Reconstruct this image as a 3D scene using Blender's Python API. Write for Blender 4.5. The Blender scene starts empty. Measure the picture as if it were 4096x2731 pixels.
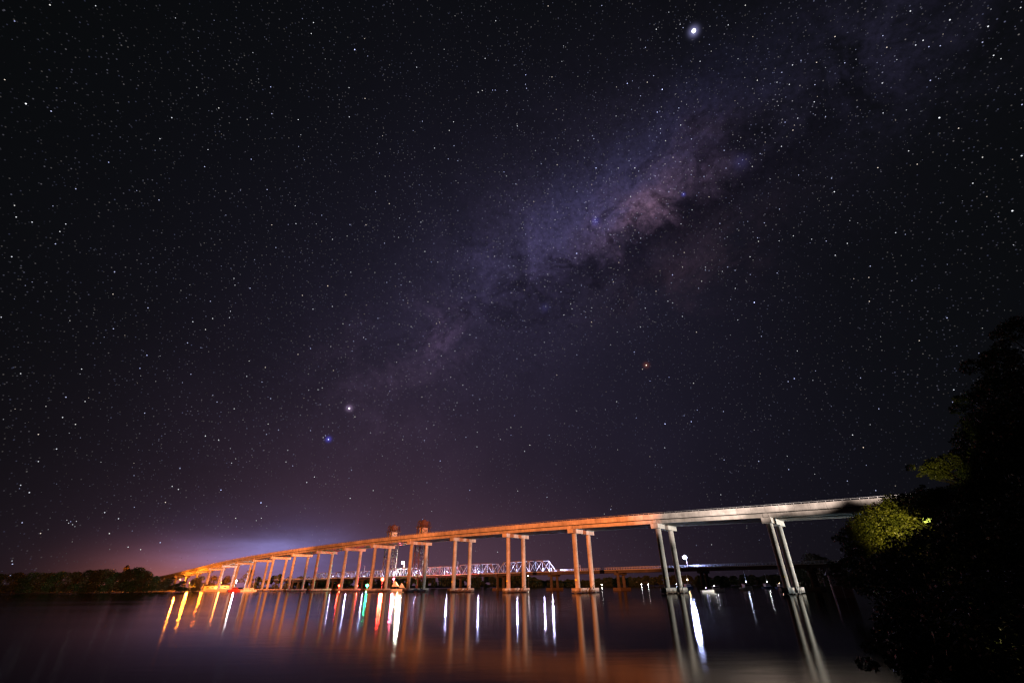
import bpy, bmesh, math, random
from mathutils import Vector, Matrix
scene = bpy.context.scene
COL = scene.collection
R = math.radians
# ------------------------------------------------------------------ camera
F_PX, PITCH, ROLL, CAM_H = 1738.31, 0.50887, -0.01, 3.19
W_PX, CX, CY = 4096.0, 2048.0, 1365.5
_r = Vector((1, 0, 0)); _f = Vector((0, math.cos(PITCH), math.sin(PITCH))); _u = Vector((0, -math.sin(PITCH), math.cos(PITCH)))
RIGHT = math.cos(ROLL) * _r + math.sin(ROLL) * _u
UP = -math.sin(ROLL) * _r + math.cos(ROLL) * _u
FWD = _f
CAM = Vector((0, 0, CAM_H))
cd = bpy.data.cameras.new('camera'); co = bpy.data.objects.new('camera', cd); COL.objects.link(co)
m = Matrix((RIGHT, UP, -FWD)).transposed().to_4x4(); m.translation = CAM
co.matrix_world = m
cd.sensor_width = 36; cd.lens = 36 * F_PX / W_PX; cd.clip_start = 0.1; cd.clip_end = 20000
scene.camera = co

def ray(px, py):
    return (FWD + RIGHT * ((px - CX) / F_PX) + UP * ((CY - py) / F_PX)).normalized()
def ground(px, py, z=0.0):
    d = ray(px, py); t = (z - CAM_H) / d.z
    return CAM + d * t
def at(px, py, Y):
    d = ray(px, py); return CAM + d * (Y / d.y)

def lin(r, g, b):
    f = lambda c: (c / 255 / 12.92) if c <= 10.3 else ((c / 255 + .055) / 1.055) ** 2.4
    return (f(r), f(g), f(b))

# ------------------------------------------------------------------ world: night sky with the Milky Way
world = bpy.data.worlds.new('World'); scene.world = world; world.use_nodes = True
NT = world.node_tree; NT.nodes.clear()
def _set(inp, v):
    if isinstance(v, bpy.types.NodeSocket): NT.links.new(v, inp)
    elif v is not None:
        inp.default_value = v
def mth(op, a, b=None, c=None, clamp=False):
    n = NT.nodes.new('ShaderNodeMath'); n.operation = op; n.use_clamp = clamp
    _set(n.inputs[0], a); _set(n.inputs[1], b); _set(n.inputs[2], c); return n.outputs[0]
def vmt(op, a, b=None, s=None, out=0):
    n = NT.nodes.new('ShaderNodeVectorMath'); n.operation = op
    _set(n.inputs[0], a); _set(n.inputs[1], b)
    if s is not None: _set(n.inputs['Scale'], s)
    return n.outputs[out]
def dot(a, b): return vmt('DOT_PRODUCT', a, b, out=1)
def scl(col, s): return vmt('SCALE', col, s=s)
def addv(a, b): return vmt('ADD', a, b)
def gauss(x, w): # exp(-(x/w)^2)
    t = mth('MULTIPLY', x, 1.0 / w); t = mth('MULTIPLY', t, t); t = mth('MULTIPLY', t, -1.0); return mth('EXPONENT', t)
def noise(v, scale, detail=6, rough=.6, dist=0.0):
    n = NT.nodes.new('ShaderNodeTexNoise'); n.noise_dimensions = '3D'
    _set(n.inputs['Vector'], v); n.inputs['Scale'].default_value = scale; n.inputs['Detail'].default_value = detail
    n.inputs['Roughness'].default_value = rough; n.inputs['Distortion'].default_value = dist; return n.outputs[0]
def mapr(x, a, b, c=0.0, d=1.0, smooth=False):
    n = NT.nodes.new('ShaderNodeMapRange'); n.clamp = True
    if smooth: n.interpolation_type = 'SMOOTHSTEP'
    _set(n.inputs[0], x)
    for i, v in zip((1, 2, 3, 4), (a, b, c, d)): n.inputs[i].default_value = v
    return n.outputs[0]
tc = NT.nodes.new('ShaderNodeTexCoord'); D = vmt('NORMALIZE', tc.outputs['Generated'])
sep = NT.nodes.new('ShaderNodeSeparateXYZ'); NT.links.new(D, sep.inputs[0]); DZ = sep.outputs[2]
def lobe(px, py, w):
    return gauss(vmt('DISTANCE', D, tuple(ray(px, py)), out=1), w)
def hdir(px):
    d = ray(px, 2350); d.z = 0; return d.normalized()
def side(px):   # a horizontal direction at right angles to px's bearing
    d = hdir(px); return (d.y, -d.x, 0.0)
wide = noise(D, 2.2, 4, .55)
sky = None
def add(col, fac):
    global sky
    t = scl(tuple(col), fac); sky = t if sky is None else addv(sky, t)
add(lin(7, 9, 9), 1.0)
centre = mth('MULTIPLY', lobe(2050, 1560, .56), mapr(wide, .3, .7, .75, 1.15))
add(lin(27, 23, 40), centre)
# town glow along the horizon: broad warm, narrower violet and orange, all uneven like thin cloud
el = mth('MAXIMUM', DZ, 0.0)
cm = NT.nodes.new('ShaderNodeMapping'); NT.links.new(D, cm.inputs[0]); cm.inputs['Scale'].default_value = (2.2, 2.2, 9.0)
cloud = mapr(noise(cm.outputs[0], 1.6, 7, .6, .3), .30, .70, .45, 1.45)
add(lin(57, 38, 50), mth('MULTIPLY', gauss(el, .30), mth('MULTIPLY', gauss(dot(D, side(1500)), .37), mapr(wide, .3, .7, .75, 1.2))))
add(lin(62, 40, 47), mth('MULTIPLY', gauss(el, .12), gauss(dot(D, side(1700)), .37)))
gx = dot(D, side(1080))
add(lin(78, 76, 124), mth('MULTIPLY', mth('MULTIPLY', gauss(mth('SUBTRACT', DZ, .035), .060), gauss(gx, .14)), cloud))
add(lin(92, 92, 138), mth('MULTIPLY', mth('MULTIPLY', gauss(mth('SUBTRACT', DZ, mth('ADD', .062, mth('MULTIPLY', gx, .10))), .022), gauss(mth('ADD', gx, .02), .11)), cloud))
gx2 = dot(D, side(740))
add(lin(152, 80, 48), mth('MULTIPLY', mth('MULTIPLY', gauss(DZ, .050), gauss(gx2, .11)), mapr(cloud, .45, 1.45, .8, 1.15)))
# Milky Way
a0, a1, bc = ray(3480, 270), ray(1800, 1310), ray(2560, 790)
mn = a0.cross(a1).normalized()
if mn.z < 0: mn = -mn
H0 = dot(D, tuple(mn))
wn = noise(D, 3.4, 9, .64, .5); wn2 = noise(D, 9.5, 9, .68, .6); grain = noise(D, 95.0, 3, .7)
H = mth('ADD', H0, mth('MULTIPLY', mth('SUBTRACT', wn, .5), .30))
H = mth('ADD', H, mth('MULTIPLY', mth('SUBTRACT', wn2, .5), .15))
ax = tuple((a0 - a1).normalized())
ab = dot(D, ax); ab0 = bc.dot(Vector(ax)); A = mth('SUBTRACT', ab, ab0)
gr = mapr(grain, .32, .68, .62, 1.38)
env = mth('MULTIPLY', gauss(mth('SUBTRACT', H0, .03), .19), gauss(mth('ADD', A, .17), .46))
tex = mth('MULTIPLY', mapr(wn, .32, .70, .25, 1.45), gr)
add(lin(29, 25, 42), mth('MULTIPLY', env, tex))
blue = mth('MULTIPLY', gauss(mth('SUBTRACT', H, .070), .065), gauss(mth('ADD', A, .06), .24))
add(lin(37, 36, 64), mth('MULTIPLY', blue, mth('MULTIPLY', mapr(wn2, .3, .7, .3, 1.4), gr)))
bulge = mth('MULTIPLY', gauss(mth('SUBTRACT', H, .012), .050), gauss(A, .125))
add(lin(72, 53, 70), mth('MULTIPLY', bulge, mth('MULTIPLY', mapr(wn2, .34, .64, .1, 1.4), gr)))
core = mth('MULTIPLY', gauss(mth('SUBTRACT', H, .008), .030), gauss(mth('ADD', A, .0), .055))
add(lin(72, 52, 60), mth('MULTIPLY', core, mth('MULTIPLY', mapr(wn2, .36, .62, .1, 1.4), gr)))
red = mth('MULTIPLY', gauss(mth('ADD', H, .14), .06), gauss(mth('ADD', A, .0), .16))
add(lin(27, 17, 22), mth('MULTIPLY', red, mth('MULTIPLY', mapr(wn2, .38, .64, 0.0, 1.3), gr)))
far = mth('MULTIPLY', lobe(3510, 220, .10), mth('MULTIPLY', mapr(wn2, .38, .62, 0.05, 1.3), gr)); add(lin(23, 21, 36), far)
lowband = mth('MULTIPLY', lobe(1760, 1340, .06), mth('MULTIPLY', mapr(wn2, .42, .62, 0.1, 1.3), gr)); add(lin(46, 34, 52), lowband)
mid = mth('MULTIPLY', lobe(2080, 1040, .12), mth('MULTIPLY', mapr(wn2, .40, .62, 0.1, 1.4), gr)); add(lin(34, 29, 50), mid)
tail = mth('MULTIPLY', lobe(1560, 1500, .13), mth('MULTIPLY', mapr(wn2, .42, .62, 0.0, 1.3), gr)); add(lin(30, 22, 34), tail)
rift = mth('MULTIPLY', gauss(mth('ADD', H, .065), .036), gauss(mth('SUBTRACT', A, .0), .34))
fil = mth('MULTIPLY', mapr(noise(D, 7.5, 10, .70, 1.2), .52, .60, 0, 1, True), gauss(mth('ADD', H0, .02), .15))
fil = mth('MULTIPLY', fil, gauss(mth('ADD', A, .12), .45))
dark = mth('SUBTRACT', 1.0, mth('MAXIMUM', mth('MULTIPLY', rift, .52), mth('MULTIPLY', fil, .50)))
sky = scl(sky, dark)
# small nebulae and clusters
for (px, py, w, c, k) in ((2382, 884, .008, (50, 44, 120), .8), (2734, 778, .0035, (60, 60, 150), .8), (2963, 648, .012, (30, 29, 62), .8), (2180, 1230, .009, (34, 32, 70), .7),
                          (2775, 126, .0070, (130, 130, 180), 1.0), (1397, 1632, .0060, (120, 100, 130), 1.0), (2585, 1460, .0055, (100, 52, 36), .8), (1314, 1756, .0050, (60, 60, 170), 1.0)):
    add(lin(*c), mth('MULTIPLY', lobe(px, py, w), k))
# the field of small stars: feature points of cell noise near the unit sphere
def stars(scale, r, power, gain, dens=None, seed=0.0):
    global sky
    v = NT.nodes.new('ShaderNodeTexVoronoi'); v.voronoi_dimensions = '3D'; v.feature = 'F1'
    off = vmt('ADD', D, (seed, seed * .7, -seed * .3))
    _set(v.inputs['Vector'], off); v.inputs['Scale'].default_value = scale
    s = mapr(v.outputs['Distance'], r * scale, 0.0, 0.0, 1.0)
    s = mth('POWER', s, power); s = mth('MULTIPLY', s, gain)
    sc_ = NT.nodes.new('ShaderNodeSeparateColor'); NT.links.new(v.outputs['Color'], sc_.inputs[0])
    if dens is not None: s = mth('MULTIPLY', s, dens)
    s = mth('MULTIPLY', s, mapr(sc_.outputs[1], 0, 1, .25, 1.3))
    mx = NT.nodes.new('ShaderNodeMix'); mx.data_type = 'RGBA'; NT.links.new(mapr(sc_.outputs[0], .0, 1.0, 0, 1), mx.inputs[0])
    mx.inputs[6].default_value = (1.0, .90, .82, 1); mx.inputs[7].default_value = (.46, .52, 1.0, 1)
    sky = addv(sky, scl(mx.outputs[2], s))
hor = mapr(DZ, .02, .30, .35, 1.0)
band = mth('ADD', .35, mth('MULTIPLY', env, 1.1))
patch = mapr(noise(D, 5.5, 3, .6), .35, .65, .45, 1.25)
clump = mapr(noise(D, 14.0, 4, .6), .42, .62, .25, 1.5)
stars(150, .0013, 1.0, .30, mth('MULTIPLY', mth('MULTIPLY', band, clump), hor), 3.1)
stars(110, .0013, 1.0, .18, mth('MULTIPLY', mth('MULTIPLY', patch, hor), mapr(lobe(1900, 1300, .9), 0.2, 1, .22, 1.0)), 8.7)
below = mapr(DZ, -.06, 0.0, .25, 1.0)
sky = scl(sky, below)
bg = NT.nodes.new('ShaderNodeBackground'); NT.links.new(sky, bg.inputs[0]); bg.inputs[1].default_value = 1.0
wo = NT.nodes.new('ShaderNodeOutputWorld'); NT.links.new(bg.outputs[0], wo.inputs[0])
world.cycles.sampling_method = 'NONE'
scene.view_settings.view_transform = 'Standard'; scene.view_settings.look = 'None'
scene.view_settings.exposure = 0.0; scene.view_settings.gamma = 1.0
cy = scene.cycles
cy.use_denoising = True; cy.max_bounces = 5; cy.diffuse_bounces = 2; cy.glossy_bounces = 3; cy.transmission_bounces = 2; cy.volume_bounces = 0
cy.sample_clamp_indirect = 6.0; cy.caustics_reflective = False; cy.caustics_refractive = False; cy.use_light_tree = True
cy.use_adaptive_sampling = False
cy.filter_width = 1.3

# ------------------------------------------------------------------ lights that shine on the new bridge from the bank
O2 = Vector((77.895, 143.1)); DV = Vector((math.cos(2.41109), math.sin(2.41109))); NV = Vector((-DV.y, DV.x))
if NV.y < 0: NV = -NV
SP = 36.0
def bp(k, n, z): # a point at k spans along the bridge, n metres across it
    q = O2 + DV * (k * SP) + NV * n
    return Vector((q.x, q.y, z))
ANG = math.atan2(DV.y, DV.x)
def spot(name, loc, aim, power, size, blend, col, rad=.3):
    l = bpy.data.lights.new(name, 'SPOT'); l.energy = power; l.spot_size = R(size); l.spot_blend = blend; l.color = col; l.shadow_soft_size = rad
    o = bpy.data.objects.new(name, l); COL.objects.link(o); o.location = loc
    o.rotation_euler = (Vector(aim) - Vector(loc)).to_track_quat('-Z', 'Y').to_euler(); return o
ORG = (1.0, .245, .07)
def point(name, loc, power, col, rad=.2, parent=None):
    l = bpy.data.lights.new(name, 'POINT'); l.energy = power; l.color = col; l.shadow_soft_size = rad
    o = bpy.data.objects.new(name, l); COL.objects.link(o); o.location = loc
    if parent: o.parent = parent
    return o
FL = (-26, -22, 24)
spot('floodlight_beam', FL, bp(2.55, 0, 48), 5.6e6, 31, .22, ORG)
spot('floodlight_beam', FL, bp(6.2, 0, 40), 9e6, 19, .5, ORG)
spot('floodlight_beam', FL, bp(11.0, 0, 40), 3.3e7, 14, .6, ORG)
for kk, pw in ((-.80, 4.6e5), (-.30, 5.2e5), (.18, 5.6e5), (.62, 6.4e5)):
    spot('floodlight_beam', (62, 62, 21), bp(kk, -1, 36), pw, 25, .30, (1, .79, .70), .7)
spot('floodlight_beam', FL, (-330, 360, 6), 1.6e6, 30, .9, (1.0, .50, .18))
spot('floodlight_beam', (178, 92, 5), bp(.45, 5, 6), 7e5, 24, .6, (.58, .86, 1.0), .3)
spot('floodlight_beam', (190, 85, 8), bp(2.0, 5, 14), 1.3e6, 20, .35, (1.0, .74, .55), .3)

# ------------------------------------------------------------------ stars: far-off glowing points on the sky sphere
B, Wt, Wm = (.50, .55, 1.0), (.9, .93, 1.0), (1.0, .78, .62)
BRIGHT = (
    (2775, 124, .0135, 5.5, Wt), (1397, 1632, .0066, 3.0, (1, .93, .95)), (1314, 1756, .0050, 3.0, B), (1419, 199, .0044, 2.2, B), (104, 415, .0042, 2.2, Wt), (59, 85, .0032, .9, B),
    (435, 649, .0034, 1.2, B), (640, 555, .0034, 1.0, Wt), (1005, 637, .0034, 1.3, B), (1083, 348, .0032, 1.4, B), (1311, 1143, .0036, 2.0, Wm), (936, 1113, .0030, 1.2, Wt),
    (940, 1140, .0026, 1.1, Wt), (1193, 479, .0032, 1.4, Wt), (1970, 361, .0028, 1.6, B), (1981, 361, .0028, 1.6, B), (1518, 613, .0028, 1.0, B), (1254, 91, .0032, 1.2, Wt), (1983, 84, .0030, 1.2, Wt),
    (1181, 823, .0028, 1.1, Wt), (1725, 1048, .0030, 1.5, B), (1751, 1048, .0030, 1.5, Wt), (383, 24, .0030, 1.0, Wt), (2016, 688, .0034, 1.3, B), (2384, 672, .0040, 2.4, B), (2380, 878, .0036, 1.8, B),
    (2388, 888, .0030, 1.2, B), (2372, 886, .0026, 1.1, B), (2307, 1013, .0042, 2.4, B), (2300, 1031, .0028, 1.5, Wt), (2649, 358, .0044, 2.8, B), (2509, 334, .0038, 2.0, B), (2629, 449, .0036, 2.0, B),
    (2103, 300, .0034, 1.5, B), (2690, 1099, .0038, 1.9, B), (3017, 1209, .0048, 2.6, B), (3140, 489, .0036, 1.4, B), (3757, 471, .0048, 2.4, Wt), (3337, 767, .0042, 1.8, Wt), (3173, 943, .0034, 1.3, Wt),
    (3389, 973, .0036, 1.5, Wt), (4049, 843, .0048, 2.0, Wt), (4086, 623, .0042, 1.6, Wt), (3952, 106, .0040, 1.8, Wt), (3799, 80, .0042, 1.8, Wt), (3692, 162, .0036, 1.6, Wt), (3641, 45, .0038, 1.6, Wt),
    (3974, 222, .0036, 1.6, Wt), (2522, 786, .0032, 2.0, Wt), (2539, 672, .0034, 2.0, Wt), (2255, 1259, .0034, 1.9, Wt), (2366, 1287, .0036, 1.9, Wm), (2537, 1407, .0036, 1.6, B), (2585, 1460, .0050, 3.0, Wm),
    (2600, 1523, .0030, 1.3, B), (2676, 1508, .0030, 1.3, B), (2660, 1694, .0042, 2.6, B), (2765, 1685, .0036, 2.0, B), (2789, 1639, .0030, 1.3, B), (2736, 1661, .0030, 1.2, B), (2545, 1670, .0030, 1.3, B),
    (3177, 1513, .0042, 2.2, B), (3189, 1403, .0030, 1.3, Wt), (3410, 1738, .0038, 1.6, Wt), (3453, 1788, .0038, 1.6, Wm), (2058, 1661, .0032, 1.3, B), (1879, 1959, .0034, 1.4, B), (2883, 1977, .0030, 1.2, Wt),
    (1761, 1842, .0034, 1.6, B), (2044, 1739, .0028, 1.2, B), (822, 1742, .0034, 1.6, Wt), (875, 1758, .0034, 1.3, Wt), (851, 1273, .0032, 1.3, Wt), (588, 1420, .0034, 1.5, B), (560, 1472, .0032, 1.2, B),
    (327, 1475, .0032, 1.2, Wt), (251, 1668, .0032, 1.2, Wt), (154, 1844, .0032, 1.0, Wt), (884, 1958, .0036, 1.9, B), (1044, 2009, .0046, 1.8, B), (1401, 1991, .0034, 1.5, Wt), (1242, 1393, .0038, 1.5, B),
    (1289, 1550, .0034, 1.0, Wt), (1454, 1349, .0034, 1.5, Wt), (275, 2090, .0024, 1.0, Wt), (283, 2084, .0024, 1.0, B), (291, 2096, .0024, .9, Wt), (306, 2083, .0024, .9, Wt), (268, 2078, .0022, .8, Wt),
    (300, 2104, .0022, .7, Wt), (2183, 1225, .0026, 1.3, Wt), (2160, 1233, .0024, 1.1, B), (2200, 1228, .0024, 1.0, B), (2690, 1230, .0024, 1.0, B), (2955, 655, .0026, 1.2, B), (2970, 640, .0024, 1.0, B),
    (2734, 776, .0034, 1.6, B), (2787, 782, .0024, 1.0, B), (2795, 770, .0022, .9, B))
SR = 9000.0
def build_stars():
    rng = random.Random(2024); vs = []; fs = []; mi = []; mats = []; key = {}
    def smat(col, k):
        kk = (tuple(round(c, 2) for c in col), k)
        if kk not in key:
            m_ = bpy.data.materials.new('star_glow'); m_.use_nodes = True; t_ = m_.node_tree; t_.nodes.clear()
            e_ = t_.nodes.new('ShaderNodeEmission'); e_.inputs[0].default_value = (*col, 1); e_.inputs[1].default_value = k
            o_ = t_.nodes.new('ShaderNodeOutputMaterial'); t_.links.new(e_.outputs[0], o_.inputs[0]); m_.cycles.emission_sampling = 'NONE'
            key[kk] = len(mats); mats.append(m_)
        return key[kk]
    def star(d, r, col, k, oct_=False):
        c = d * SR; a = d.cross(Vector((.3, .1, 1))).normalized(); b_ = d.cross(a); b = len(vs); r *= SR; n = 10 if oct_ else 6
        for j in range(n): vs.append(tuple(c + (a * math.cos(2 * math.pi * j / n) + b_ * math.sin(2 * math.pi * j / n)) * r))
        for s_ in (-1, 1): vs.append(tuple(c + d * (s_ * r)))
        for j in range(n):
            for s_ in (0, 1): fs.append((b + j, b + (j + 1) % n, b + n + s_)); mi.append(smat(col, k))
    for (px, py, r, k, col) in BRIGHT:
        star(ray(px, py), r * (.26 if r > .006 else .22), col, min(4.0, k * (.6 if px > 3100 else .85)), True)
    hx = mn
    tints = ((1, .98, .95), (.60, .64, 1.0), (.85, .88, 1.0), (1, .84, .72), (.93, .95, 1.0))
    N_ = 0
    while N_ < 6500:
        z = rng.uniform(-.05, 1); th = rng.uniform(0, 2 * math.pi); q = math.sqrt(1 - z * z); d = Vector((q * math.cos(th), q * math.sin(th), z))
        f = d.dot(FWD)
        if f < .35: continue
        hb = d.dot(hx); al = math.exp(-((hb - .05) / .25) ** 2)
        keep = (.30 + .70 * al) * min(1, .35 + max(0, z) * 2.4)
        if rng.random() > keep: continue
        N_ += 1
        u = rng.random(); mag = u ** 5.5 # many faint, few bright
        k = (.07, .11, .19, .32, .50, .8)[min(5, int(mag * 8.5))]
        r = .00048 + .00045 * mag
        star(d, r, tints[rng.choice((0, 1, 1, 1, 2, 2, 3, 4))], k)
    me = bpy.data.meshes.new('stars'); me.from_pydata(vs, [], fs)
    for m_ in mats: me.materials.append(m_)
    me.polygons.foreach_set('material_index', mi); me.update()
    o = bpy.data.objects.new('sky', me); COL.objects.link(o); o['kind'] = 'structure'; o['label'] = 'stars scattered over the night sky'
build_stars()

# ------------------------------------------------------------------ helpers
def tag(o, label=None, cat=None, group=None, kind=None):
    for k, v in (('label', label), ('category', cat), ('group', group), ('kind', kind)):
        if v: o[k] = v
    return o
def empty(name, loc, rz=0, **kw):
    o = bpy.data.objects.new(name, None); COL.objects.link(o); o.location = loc; o.rotation_euler = (0, 0, rz)
    o.empty_display_size = .5
    return tag(o, **kw)
class MB:
    def __init__(s): s.v = []; s.f = []; s.sm = []
    def add(s, vs, fs, smooth=False):
        b = len(s.v); s.v += [tuple(v) for v in vs]; s.f += [tuple(i + b for i in f) for f in fs]; s.sm += [smooth] * len(fs)
    def hexa(s, p): # 8 points: bottom 4, top 4
        s.add(p, [(3, 2, 1, 0), (4, 5, 6, 7), (0, 1, 5, 4), (1, 2, 6, 5), (2, 3, 7, 6), (3, 0, 4, 7)])
    def box(s, x0, x1, y0, y1, z0, z1):
        s.hexa([(x0, y0, z0), (x1, y0, z0), (x1, y1, z0), (x0, y1, z0), (x0, y0, z1), (x1, y0, z1), (x1, y1, z1), (x0, y1, z1)])
    def bar(s, a, b, w, h=None):
        a = Vector(a); b = Vector(b); h = h or w; d = (b - a).normalized()
        x = d.cross(Vector((0, 0, 1)))
        if x.length < .05: x = Vector((1, 0, 0))
        x.normalize(); y = x.cross(d); x *= w / 2; y *= h / 2
        s.hexa([a - x - y, a + x - y, a + x + y, a - x + y, b - x - y, b + x - y, b + x + y, b - x + y])
    def tube(s, pts, rads, n=12, cap=True):
        rings = []
        for i, p in enumerate(pts):
            p = Vector(p); q = Vector(pts[min(i + 1, len(pts) - 1)]); o = Vector(pts[max(i - 1, 0)])
            d = (q - o).normalized(); x = d.cross(Vector((0, 1, 0.013)))
            if x.length < .1: x = d.cross(Vector((1, 0, 0)))
            x.normalize(); y = d.cross(x)
            rings.append([p + (x * math.cos(2 * math.pi * j / n) + y * math.sin(2 * math.pi * j / n)) * rads[i] for j in range(n)])
        vs = [v for r in rings for v in r]; fs = []
        for i in range(len(rings) - 1):
            for j in range(n): fs.append((i * n + j, i * n + (j + 1) % n, (i + 1) * n + (j + 1) % n, (i + 1) * n + j))
        s.add(vs, fs, True)
        if cap: s.add(rings[0], [tuple(range(n))[::-1]]); s.add(rings[-1], [tuple(range(n))])
    def ball(s, c, r, n=10, sz=1.0):
        pts = []; m_ = n // 2 + 1
        vs = []; fs = []
        for i in range(m_ + 1):
            th = math.pi * i / m_
            for j in range(n): vs.append((c[0] + r * math.sin(th) * math.cos(2 * math.pi * j / n), c[1] + r * math.sin(th) * math.sin(2 * math.pi * j / n), c[2] + r * sz * math.cos(th)))
        for i in range(m_):
            for j in range(n): fs.append((i * n + j, (i + 1) * n + j, (i + 1) * n + (j + 1) % n, i * n + (j + 1) % n))
        s.add(vs, fs, True)
    def build(s, name, mat, parent=None, loc=None):
        me = bpy.data.meshes.new(name); me.from_pydata(s.v, [], s.f); me.materials.append(mat)
        me.polygons.foreach_set('use_smooth', s.sm); me.update()
        o = bpy.data.objects.new(name, me); COL.objects.link(o)
        if parent: o.parent = parent
        if loc: o.location = loc
        return o
def children(o, allo): return [c for c in allo if c.parent == o]
def copy_tree(o, kids, parent=None):
    c = o.copy(); COL.objects.link(c)
    if parent: c.parent = parent
    for ch in kids.get(o.name, []): copy_tree(ch, kids, c)
    return c
def kidmap():
    d = {}
    for ob in list(COL.objects):
        if ob.parent: d.setdefault(ob.parent.name, []).append(ob)
    return d

# materials
def mat(name, col, rough=.8, metal=0, var=None, bump=0, scale=3.0, stretch=None, emit=None, estr=0, spec=None, back=None):
    m_ = bpy.data.materials.new(name); m_.use_nodes = True; t = m_.node_tree; b = t.nodes['Principled BSDF']
    b.inputs['Base Color'].default_value = (*col, 1); b.inputs['Roughness'].default_value = rough; b.inputs['Metallic'].default_value = metal
    if spec is not None: b.inputs['Specular IOR Level'].default_value = spec
    if var is not None or bump:
        c = t.nodes.new('ShaderNodeTexCoord'); mp = t.nodes.new('ShaderNodeMapping'); t.links.new(c.outputs['Object'], mp.inputs[0])
        if stretch: mp.inputs['Scale'].default_value = stretch
        n = t.nodes.new('ShaderNodeTexNoise'); n.inputs['Scale'].default_value = scale; n.inputs['Detail'].default_value = 7; n.inputs['Roughness'].default_value = .62
        t.links.new(mp.outputs[0], n.inputs['Vector'])
        if var is not None:
            r = t.nodes.new('ShaderNodeValToRGB'); r.color_ramp.elements[0].position = .32; r.color_ramp.elements[1].position = .68
            r.color_ramp.elements[0].color = (*var, 1); r.color_ramp.elements[1].color = (*col, 1)
            t.links.new(n.outputs[0], r.inputs[0]); t.links.new(r.outputs[0], b.inputs['Base Color'])
        if bump:
            bu = t.nodes.new('ShaderNodeBump'); bu.inputs['Strength'].default_value = bump; bu.inputs['Distance'].default_value = .05
            t.links.new(n.outputs[0], bu.inputs['Height']); t.links.new(bu.outputs[0], b.inputs['Normal'])
    if emit: b.inputs['Emission Color'].default_value = (*emit, 1); b.inputs['Emission Strength'].default_value = estr
    return m_
M = {}
M['conc'] = mat('bridge_concrete', (.44, .42, .38), .85, var=(.30, .285, .255), bump=.25, scale=.55, stretch=(1, 1, .35))
M['conc2'] = mat('column_concrete', (.40, .385, .35), .85, var=(.25, .235, .21), bump=.3, scale=.9, stretch=(1, 1, .3))
M['cap'] = mat('pile_cap_concrete', (.36, .34, .31), .8, var=(.20, .19, .165), bump=.3, scale=.8)
M['deck'] = mat('deck_asphalt', (.05, .05, .05), .9, var=(.035, .035, .035), scale=2)
M['steel'] = mat('galvanised_steel', (.45, .46, .47), .45, .6, var=(.34, .35, .36), scale=4)
M['oldsteel'] = mat('painted_truss_steel', (.30, .31, .32), .55, .1, var=(.15, .15, .16), scale=1.2)
M['rust'] = mat('weathered_tower_steel', (.10, .065, .05), .7, .1, var=(.05, .035, .028), scale=.8)
M['oldrust'] = mat('rusty_cabin_steel', (.20, .11, .085), .75, .1, var=(.08, .045, .035), scale=1.5)
M['oldconc'] = mat('old_concrete', (.055, .05, .048), .9, var=(.03, .028, .026), scale=.7)
M['timber'] = mat('dark_timber', (.07, .055, .04), .9, var=(.035, .028, .022), scale=2)
M['dark'] = mat('shadow_black', (.02, .02, .02), .9)  # black for the bars and strip that stand in for shade
M['yellow'] = mat('yellow_sign_paint', (.75, .62, .05), .5, var=(.62, .5, .04), scale=3)
M['white'] = mat('white_paint', (.72, .72, .70), .4, var=(.58, .58, .56), scale=1.5)
M['cream'] = mat('cream_paint', (.62, .52, .34), .55, var=(.5, .42, .28), scale=1)
M['red'] = mat('red_paint', (.42, .03, .025), .4, var=(.3, .025, .02), scale=1.5)
M['hullblue'] = mat('blue_hull_paint', (.04, .07, .14), .35)
M['glass'] = mat('dark_window_glass', (.02, .025, .03), .08)
M['pink'] = mat('faded_brick_wall', (.34, .21, .17), .9, var=(.24, .14, .115), bump=.4, scale=3)
M['roof'] = mat('corrugated_roof', (.12, .11, .11), .6, .3, var=(.07, .065, .065), scale=2)
M['bark'] = mat('tree_bark', (.10, .075, .055), .95, var=(.05, .036, .026), bump=.6, scale=3, stretch=(1, 1, .3))
M['mud'] = mat('bank_mud', (.055, .045, .032), .95, var=(.028, .023, .016), bump=.6, scale=.35)
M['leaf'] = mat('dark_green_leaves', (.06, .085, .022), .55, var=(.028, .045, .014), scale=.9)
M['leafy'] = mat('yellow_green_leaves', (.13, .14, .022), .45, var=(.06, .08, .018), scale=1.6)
M['leafo'] = mat('olive_brown_leaves', (.11, .085, .03), .55, var=(.05, .042, .018), scale=.5)

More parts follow.
